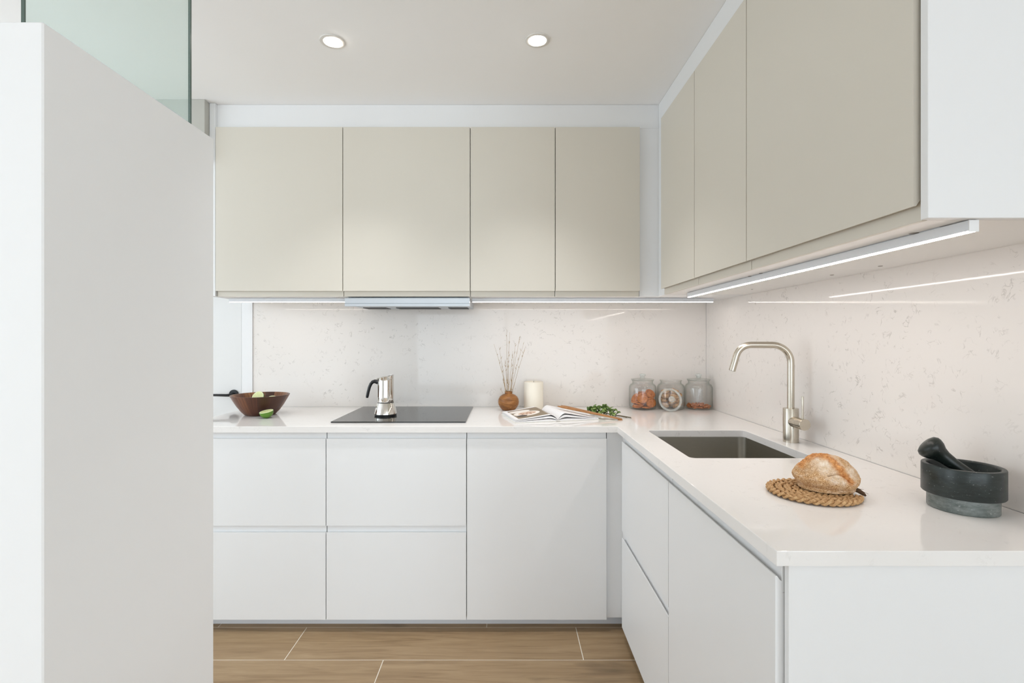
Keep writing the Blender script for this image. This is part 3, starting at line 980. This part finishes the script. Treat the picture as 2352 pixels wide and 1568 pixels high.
# ------------------------------------------------------------------ open book
BR = math.radians(13.8)
bk = thing('open_book', 'open cookbook with a printed food photo lying on the worktop', 'book', (.2325, 2.237, ZT + .0002), rz=BR)
BWD, BLN = .2016, .257
def slab_profile(name, side, top, bot, mat, y0=0.0, y1=BLN, n=18, parent=bk, s0=0.0, s1=1.0, hump=None, uv=False, label=None):
    """a block of leaves: height functions of distance s from the spine (0..1)"""
    bm = bmesh.new()
    NY = 6
    T, Bt = [], []
    for j in range(NY + 1):
        y = y0 + (y1 - y0) * j / NY
        T.append([]); Bt.append([])
        for i in range(n + 1):
            s = s0 + (s1 - s0) * (i / n)
            k = 1.0 + .10 * (j / NY)
            x = side * (s * (BWD - .004) + .0)
            T[j].append(bm.verts.new((x, y, top(s) * k)))
            Bt[j].append(bm.verts.new((x, y, min(bot(s) * k, top(s) * k - .0002))))
    uvl = bm.loops.layers.uv.new('UVMap') if uv else None
    for j in range(NY):
        for i in range(n):
            f = bm.faces.new((T[j][i], T[j][i + 1], T[j + 1][i + 1], T[j + 1][i]))
            if uv:
                for lp, (ii, jj) in zip(f.loops, ((i, j), (i + 1, j), (i + 1, j + 1), (i, j + 1))):
                    lp[uvl].uv = (1 - ii / n, jj / NY)
            bm.faces.new((Bt[j][i], Bt[j + 1][i], Bt[j + 1][i + 1], Bt[j][i + 1]))
    for i in range(n):
        bm.faces.new((T[0][i], Bt[0][i], Bt[0][i + 1], T[0][i + 1]))
        bm.faces.new((T[NY][i], T[NY][i + 1], Bt[NY][i + 1], Bt[NY][i]))
    for j in range(NY):
        bm.faces.new((T[j][0], T[j + 1][0], Bt[j + 1][0], Bt[j][0]))
        bm.faces.new((T[j][n], Bt[j][n], Bt[j + 1][n], T[j + 1][n]))
    return finish(name, bm, mat, parent, True, 50, world=False, label=label)
def hump(h, edge, pk, base=.004):
    def f(s):
        if s < pk:
            q = s / pk
            return base + (h - base) * math.sin(q * math.pi / 2) ** .8
        q = (s - pk) / (1 - pk)
        return edge + (h - edge) * (1 - q) ** 1.35 * (1 + .25 * q * (1 - q))
    return f
cvz = .0022
bm = bmesh.new()
add_box(bm, -BWD, -.009, -.003, BLN + .003, 0, cvz)
cov = finish('cover', bm, 'cover', bk, world=False)
box('cover', .009, BWD, -.003, BLN + .003, 0, cvz, 'cover', bk, .0004, world=False)
box('spine', -.0085, .0085, -.003, BLN + .003, .0012, .0046, 'cover', bk, .0008, world=False)
b0 = lambda s: cvz + .0004
low = hump(.011, .0060, .25, .0048)
for side, hh, ee, nm in ((-1, .031, .0135, 'left'), (1, .036, .0095, 'right')):
    midb = hump(hh * .50, ee * .55, .22, .0050)
    mid = hump(hh * .78, ee * .82, .20, .0056)
    topb = hump(hh * .90, ee * .92, .19, .0060)
    top = hump(hh, ee, .18, .0066)
    slab_profile('page_block', side, lambda s, m=low: m(s), b0, 'paper')
    slab_profile('page_block', side, mid, lambda s, m=midb: m(s) + .0004, 'paper')
    tpg = slab_profile('page', side, top, lambda s, a=top: a(s) - .0006, 'paper')
    if side < 0:
        slab_profile('printed_photo', -1, lambda s, a=top: a(s) + .0004, lambda s, a=top: a(s) + .0001, 'print', .022, BLN - .02, parent=tpg, s0=.10, s1=.90, uv=True,
                     label='printed food photograph on the page')

# ------------------------------------------------------------------ wooden tongs across the book
A_, B_ = Vector((.2468, 2.384, .9315)), Vector((.527, 2.270, ZT + .0045))
tg = thing('wooden_tongs', 'pair of long wooden tongs leaning from book to worktop', 'tongs', tuple(B_))
def blade(name, P, Q, off, w0, w1, t0, t1):
    bm = bmesh.new()
    ax = (Q - P).normalized()
    sd = ax.cross(Vector((0, 0, 1))).normalized()
    upv = sd.cross(ax).normalized()
    N = 14
    rings = []
    for k in range(N + 1):
        s = k / N
        c = P.lerp(Q, s) + off * (1 - s)
        wdt = w0 + (w1 - w0) * s
        th = t0 + (t1 - t0) * s
        if k == 0:
            wdt *= .55; th *= .35
        rings.append([bm.verts.new(c + sd * (a * wdt / 2) + upv * (b * th / 2)) for a, b in ((-1, -.6), (-.7, -1), (.7, -1), (1, -.6), (1, .6), (.7, 1), (-.7, 1), (-1, .6))])
    for R_, S_ in zip(rings, rings[1:]):
        for i in range(8):
            bm.faces.new((R_[i], R_[(i + 1) % 8], S_[(i + 1) % 8], S_[i]))
    bm.faces.new(rings[0]); bm.faces.new(rings[-1])
    return finish(name, bm, 'tongs', tg, True, 30)
blade('blade', A_, B_, Vector((0, 0, 0)), .020, .012, .0085, .006)
blade('blade', A_ + Vector((.018, .012, .001)), B_ + Vector((.002, .003, 0)), Vector((0, 0, 0)), .018, .012, .007, .006)
ax = (B_ - A_).normalized()
box('hinge_block', B_.x - .016, B_.x + .004, B_.y - .006, B_.y + .008, ZT + .0003, ZT + .0035, 'tongs', tg, .001)

# ------------------------------------------------------------------ herbs
hb = thing('herb_bunch', 'small bunch of fresh green herbs behind the wooden tongs', 'herbs', (.467, 2.41, ZT))
bm = bmesh.new()
NL = 7
prev = None
for i in range(NL + 1):
    s = i / NL
    wv = .010 * math.sin(math.pi * min(1, s * .96 + .02)) ** .75
    z = .006 * math.sin(s * 2.6)
    row = [bm.verts.new((-wv, s * .028, z + .0035)), bm.verts.new((0, s * .028, z)), bm.verts.new((wv, s * .028, z + .0035))]
    if prev:
        for k in range(2):
            bm.faces.new((prev[k], prev[k + 1], row[k + 1], row[k]))
    prev = row
leaf0 = finish('leaf', bm, 'leaf', hb, True, 60, world=False)
sdm = leaf0.modifiers.new('thickness', 'SOLIDIFY'); sdm.thickness = .0004
rnd = random.Random(3)
dirx = Vector((.12, -.10, 0)).normalized()
for i in range(64):
    o = leaf0 if i == 0 else copy_part(leaf0, hb)
    s = rnd.uniform(-.075, .07)
    hgt = .042 * math.sqrt(max(.05, 1 - ((s + .012) / .09) ** 2))
    lat = rnd.uniform(-.022, .024)
    z = .003 + rnd.random() ** .7 * hgt * (1 - abs(lat) / .05)
    p = dirx * s + Vector((-dirx.y, dirx.x, 0)) * lat
    o.location = (p.x, p.y, z)
    o.rotation_euler = (rnd.uniform(-.5, .7), rnd.uniform(-.8, .8), rnd.uniform(0, 6.28))
    k = rnd.uniform(.75, 1.3)
    o.scale = (k, k, k)
for i in range(6):
    y = (i - 2.5) * .004
    p0 = dirx * (-.05) + Vector((0, y, .010 + .003 * (i % 3)))
    p1 = dirx * .05 + Vector((0, y * .7, .010))
    p2 = dirx * (.130 + .012 * (i % 3)) + Vector((0, y * .8 + .012, .0022 + .0012 * (i % 2)))
    tube('herb_stalk', [p0, p0.lerp(p1, .5) + Vector((0, 0, .004)), p1, p1.lerp(p2, .5) + Vector((0, 0, .001)), p2], .0012, 'stem', hb, 6)

# ------------------------------------------------------------------ glass jars and their contents
JP = [(0, 0), (.060, 0), (.0675, .0035), (.0710, .012), (.0715, .03), (.0715, .108), (.0700, .120), (.0635, .1305), (.0555, .1355), (.0530, .1405), (.0535, .147), (.0580, .152),
      (.0560, .1535), (.0510, .148), (.0500, .139), (.0535, .1325), (.0610, .1275), (.0672, .118), (.0688, .107), (.0686, .018), (.0655, .0095), (.058, .0070), (0, .0065)]
LP_ = [(0, .1500), (.0465, .1500), (.0475, .1535), (.0585, .1540), (.0598, .1565), (.0588, .1590), (.040, .1610), (.018, .1635), (.0105, .1665), (.0100, .1705),
       (.0150, .1760), (.0165, .1810), (.0140, .1855), (.008, .1872), (0, .1875)]
def jar(x, lab, lid=True):
    t_ = thing('glass_jar', lab, 'jar', (x, 2.648, ZT + .0002), 'glass storage jars in the corner')
    lathe('jar_body', JP, 'jar_glass', t_, 64, 60)
    if lid:
        ld = lathe('lid', LP_[:9], 'jar_glass', t_, 56, 60, label='glass lid with round knob')
        lathe('lid_knob', LP_[8:], 'rim_glass', ld, 40, 60)
    return t_
JX = (.727, .8775, 1.0255)
jar(JX[0], 'lidded glass jar filled with round flat biscuits')
jar(JX[1], 'open glass jar of lumpy biscuits behind a leaning lid', False)
jar(JX[2], 'lidded glass jar with a layer of almonds in the wall corner')
jl = thing('jar_lid', 'round glass jar lid leaning upright against the open jar', 'jar lid', (.8435, 2.548, ZT))
m4 = Matrix.Translation((.0, .006, .0588)) @ Matrix.Rotation(math.radians(90 - 15), 4, 'X') @ Matrix.Translation((0, 0, -.1565))
lathe('lid_disc', [(0, .1500), (.0465, .1500), (.0475, .1535), (.050, .1560), (.040, .1605), (.018, .1635), (0, .1640)], 'jar_glass', jl, 56, 60, mat4=m4)
lathe('lid_knob', LP_[8:], 'rim_glass', jl, 40, 60, mat4=m4)
lathe('lid_rim', [(.0480, .1535), (.0560, .1532), (.0601, .1560), (.0590, .1592), (.0520, .1604), (.0490, .1590), (.0480, .1535)], 'rim_glass', jl, 56, 60, mat4=m4)

# biscuits: round and flat
def biscuit_mesh(name, R, h, mat):
    bm = lathe_bm([(0, 0), (R * .88, 0), (R * .98, h * .25), (R, h * .55), (R * .95, h * .9), (R * .87, h), (R * .84, h * .90), (R * .5, h * .94), (0, h * .95)], 28)
    return finish(name, bm, mat, None, True, 60)
b_lab = 'round golden brown biscuit inside the lidded glass jar'
first = None
Z0 = ZT + .009
BIS = [  # u (right), v (towards viewer), w (up), normal (u, v, w)
    (-.030, .010, .000, (0, .05, 1)), (.012, .020, .000, (.05, .1, 1)), (-.006, -.032, .000, (0, 0, 1)), (.036, -.012, .001, (-.1, 0, 1)),
    (-.026, .014, .010, (-.05, .15, 1)), (-.024, .016, .020, (.25, .15, 1)), (-.008, -.030, .012, (0, 0, 1)), (.030, -.02, .012, (0, 0, 1)),
    (.033, .034, .028, (.12, 1, .25)), (-.038, .004, .048, (-.75, .2, .5)), (-.036, .010, .034, (-.35, .25, .9)), (.0, -.028, .026, (0, .1, 1)), (.0, -.03, .040, (.1, .1, 1)),
    (-.012, .040, .052, (-.15, 1, .12)), (.030, .016, .052, (-.12, .25, 1)), (.030, .016, .062, (.10, .30, 1)), (.034, .018, .072, (.35, .75, .75)), (-.002, -.022, .056, (.2, .1, 1)), (.010, -.028, .068, (0, .1, 1))]
for (u, v, w_, nn) in BIS:
    if first is None:
        o = first = biscuit_mesh('biscuit', .0275, .0085, 'cookie')
    else:
        o = first.copy(); COL.objects.link(o)
    nv = Vector((nn[0], -nn[1], nn[2])).normalized()
    o.rotation_mode = 'QUATERNION'
    o.rotation_quaternion = Vector((0, 0, 1)).rotation_difference(nv)
    o.location = Vector((JX[0] + u, 2.648 - v, Z0 + w_))
    tag(o, b_lab, 'biscuit', 'round biscuits in the lidded jar')
# lumpy biscuits
def lump_mesh(R, seed):
    bm = bmesh.new()
    bmesh.ops.create_icosphere(bm, subdivisions=3, radius=1.0)
    for v in bm.verts:
        n_ = mnoise.noise(v.co * 1.6 + Vector((seed * 5.1, 0, 0))) * .22 + mnoise.noise(v.co * 4 + Vector((0, seed * 3.3, 0))) * .09
        v.co = Vector((v.co.x * R, v.co.y * R, v.co.z * R * .62)) * (1 + n_)
    return bm
lumps = [finish('lumpy_biscuit', lump_mesh(.0200, s), 'cookie_pale', None, True, 80) for s in range(3)]
cnt = 0
rnd = random.Random(11)
for (layer, nn_, rr) in ((0, 5, .0385), (0, 1, 0), (1, 5, .039), (1, 1, 0), (2, 5, .039), (3, 3, .030)):
    for k in range(nn_):
        a = 2 * math.pi * (k + .5 * layer) / nn_ + rnd.uniform(-.2, .2)
        base_o = lumps[cnt % 3]
        if cnt < 3:
            o = base_o
        else:
            o = base_o.copy(); COL.objects.link(o)
        o.location = (JX[1] + rr * math.cos(a), 2.648 + rr * math.sin(a), ZT + .0225 + layer * .0235 + (0.003 if rr == 0 else 0))
        o.rotation_euler = (rnd.uniform(-.5, .5), rnd.uniform(-.5, .5), rnd.uniform(0, 6))
        tag(o, 'lumpy sugar dusted biscuit inside the open glass jar', 'biscuit', 'lumpy biscuits in the open jar')
        cnt += 1
# almonds
bm = bmesh.new()
bmesh.ops.create_icosphere(bm, subdivisions=2, radius=1.0)
for v in bm.verts:
    s = (v.co.x + 1) / 2
    k = 1 - .45 * s ** 2
    v.co = Vector((v.co.x * .0115, v.co.y * .0068 * k, v.co.z * .0042 * k))
alm = finish('almond', bm, 'almond', None, True, 80)
rnd = random.Random(5)
pos = []
for layer in range(3):
    tries = 0
    while tries < 900 and sum(1 for p in pos if p[3] == layer) < (30, 26, 16)[layer]:
        tries += 1
        r_, a = .056 * math.sqrt(rnd.random()), rnd.uniform(0, 6.283)
        x, y = r_ * math.cos(a), r_ * math.sin(a)
        if all((x - p[0]) ** 2 + (y - p[1]) ** 2 > .0125 ** 2 for p in pos if p[3] == layer):
            pos.append((x, y, .0110 + layer * .0068, layer))
for i, (x, y, z, _l) in enumerate(pos):
    if i == 0:
        o = alm
    else:
        o = alm.copy(); COL.objects.link(o)
    o.location = (JX[2] + x, 2.648 + y, ZT + z)
    o.rotation_euler = (rnd.uniform(-.3, .3), rnd.uniform(-.3, .3), rnd.uniform(0, 6.28))
    tag(o, 'brown almond among those inside the corner glass jar', 'almond', 'almonds in the corner jar')

# ------------------------------------------------------------------ woven trivet
TC = Vector((.7268, 1.186, ZT))
tv = thing('woven_trivet', 'round braided rush trivet underneath the bread loaf', 'trivet', tuple(TC))
pitch, R0 = .0185, .0955
turns = 4.6
amp, hz = .0056, .0034
NSEG = 900
Ltot = 0
path = []
th0 = math.radians(-30)
prev = None
for k in range(NSEG + 1):
    s = k / NSEG
    th = th0 - s * turns * 2 * math.pi
    r_ = R0 - pitch * (s * turns)
    p = Vector((r_ * math.cos(th), r_ * math.sin(th), 0))
    if prev is not None:
        Ltot += (p - prev).length
    path.append((p, Vector((math.cos(th), math.sin(th), 0)), Ltot))
    prev = p
WL = .046
for st in range(3):
    pts, rad = [], []
    for p, rad_dir, L_ in path:
        ph = 2 * math.pi * (L_ / WL + st / 3)
        pts.append(p + rad_dir * (amp * math.sin(ph)) + Vector((0, 0, .0075 + hz * math.sin(2 * ph))))
        rad.append(.0037)
    tube('braid_strand', pts, rad, 'rush', tv, 8, flat=.85, up=(0, 0, 1))
# outward knot with loose fibres
kd = Vector((math.cos(th0), math.sin(th0), 0))
kp = Vector((.098, -.012, .010))
tube('binding_knot', [kp + Vector((-.010, .008, .002)), kp + Vector((-.002, .002, .005)), kp + Vector((.006, -.003, .002)), kp + Vector((.012, -.010, -.003)), kp + Vector((.014, -.016, -.006))],
     [.0035, .0055, .0055, .0045, .002], 'rush_dark', tv, 8)
for i in range(5):
    rr = random.Random(40 + i)
    e = kp + Vector((.010 + rr.uniform(0, .012), -.012 + rr.uniform(-.008, .014), rr.uniform(-.004, .008)))
    tube('loose_fibre', [kp, kp.lerp(e, .5) + Vector((0, 0, .003)), e], [.0009, .0007, .0003], 'rush_dark', tv, 5)

# ------------------------------------------------------------------ bread
BC = Vector((.768, 1.193, ZT + .0146))
va = math.radians(32.8)
e_u = Vector((math.cos(va), -math.sin(va), 0))
e_v = Vector((-math.sin(va), -math.cos(va), 0))
bm = bmesh.new()
bmesh.ops.create_icosphere(bm, subdivisions=6, radius=1.0)
toast_l = bm.verts.layers.float.new('toast')
flour_l = bm.verts.layers.float.new('flour')
def pdist(s, t_, poly):
    best = 9
    for (a, b), (c, d) in zip(poly, poly[1:]):
        dx, dy = c - a, d - b
        k = max(0, min(1, ((s - a) * dx + (t_ - b) * dy) / (dx * dx + dy * dy)))
        best = min(best, math.hypot(s - a - k * dx, t_ - b - k * dy))
    return best
ridge1 = [(-.74, .62), (-.62, .80), (-.45, .90), (-.22, .98), (.02, .97)]
ridge2 = [(-.05, 1.0), (.14, .86), (.34, .68), (.55, .50), (.73, .31)]
crack = [(.06, .45), (.20, .50), (.36, .53), (.53, .48), (.76, .28)]
RB, HB = .0685, .0775
for v in bm.verts:
    c = v.co.copy()
    n1 = mnoise.noise(c * 1.5 + Vector((3, 1, 7)))
    n2 = mnoise.noise(c * 5.0)
    n3 = mnoise.noise(c * 16.0)
    n4 = mnoise.noise(c * 40.0)
    hxy = math.hypot(c.x, c.y)
    zz = c.z
    if zz >= 0:
        w_ = .36 + .64 * zz ** 1.5
        k = 1.0
    else:
        w_ = .36 * (1 - min(1, (-zz) * 1.35) ** .9)
        k = 1.0
    sx_ = hxy ** .95 if hxy > 0 else 0
    if zz < 0:
        sx_ = max(sx_, .87 * min(1, hxy / .55))
    dx_, dy_ = (c.x / hxy, c.y / hxy) if hxy > 1e-6 else (0, 0)
    P = Vector((dx_ * sx_ * k, dy_ * sx_ * k, w_))
    P.x += .10 * max(0, w_ - .4)
    s, fv = P.x, -P.y
    t_ = w_ + (.12 * (-fv) if fv < .6 else 0) * 0
    tt = w_ - .10 * fv
    d1, d2, dc = pdist(s, tt, ridge1), pdist(s, tt, ridge2), pdist(s, tt, crack)
    facing = max(0, min(1, (fv + .45) * 2.2))
    tw = max(0, 1 - min(d1 / .15, d2 / .13)) * facing
    to = max(0, min(1, tw * 1.5 + n3 * .5 * (tw > 0)))
    gr = max(0, 1 - dc / .030) * facing
    flp = max(0, min(1, 1.4 - math.hypot((s + .02) / .38, (tt - .74) / .26))) * facing
    flp = max(flp, max(0, min(1, 1.4 - math.hypot((s - .42) / .34, (tt - .38) / .16))) * facing * .8)
    flp = max(flp, max(0, min(1, 1.3 - math.hypot((s - .75) / .2, (tt - .55) / .3))) * facing * .7)
    fl_ = max(0, min(1, flp * .85 + .06 + n2 * .45)) * (1 - .0)
    disp = 1 + .085 * n1 + .020 * n2 + .010 * n3 + .005 * n4 + .05 * tw * (.5 + n3) - .10 * gr
    v[toast_l] = to
    v[flour_l] = fl_ * .85
    P *= disp
    v.co = e_u * (P.x * RB) - e_v * (P.y * RB) + Vector((0, 0, max(P.z, .0) * HB))
br = finish('bread_loaf', bm, 'bread', None, True, 180)
br.location = BC
tag(br, 'crusty round flour dusted bread loaf on the woven trivet', 'bread')

# ------------------------------------------------------------------ mortar and pestle
MC = (.9959, 1.0838, ZT + .0002)
mo = thing('mortar', 'dark green marble mortar bowl on a paler foot', 'mortar', MC)
lathe('foot', [(0, 0), (.0595, 0), (.0607, .0015), (.0607, .0325), (0, .0325)], 'stone_rough', mo, 72, label='paler honed marble foot')
lathe('mortar_bowl', [(0, .0326), (.0690, .0326), (.0705, .0345), (.0705, .0925), (.0697, .0942), (.0685, .0947), (.0625, .0947), (.0612, .0938), (.0600, .0900),
                      (.0560, .0620), (.0450, .0480), (.0250, .0430), (0, .0420)], 'stone', mo, 72, 40)
H0, H1 = Vector((.946, 1.112, 1.012)), Vector((1.022, 1.062, .9365))
pe = thing('pestle', 'dark polished marble pestle resting inside the mortar', 'pestle', tuple(H1))
axv = (H1 - H0)
L_ = axv.length
q = Vector((0, 0, 1)).rotation_difference(axv.normalized()).to_matrix().to_4x4()
m4 = Matrix.Translation(H0 - H1) @ q
lathe('pestle_shaft', [(0, -.010), (.014, -.0095), (.0225, -.006), (.0262, .000), (.0262, .006), (.0235, .0145), (.0180, .023), (.0145, .034), (.0125, .055), (.0132, .080), (.0140, .100),
                       (.0130, L_ - .004), (.008, L_ + .002), (0, L_ + .004)], 'stone_pestle', pe, 40, 60, mat4=m4)

bpy.context.view_layer.update()
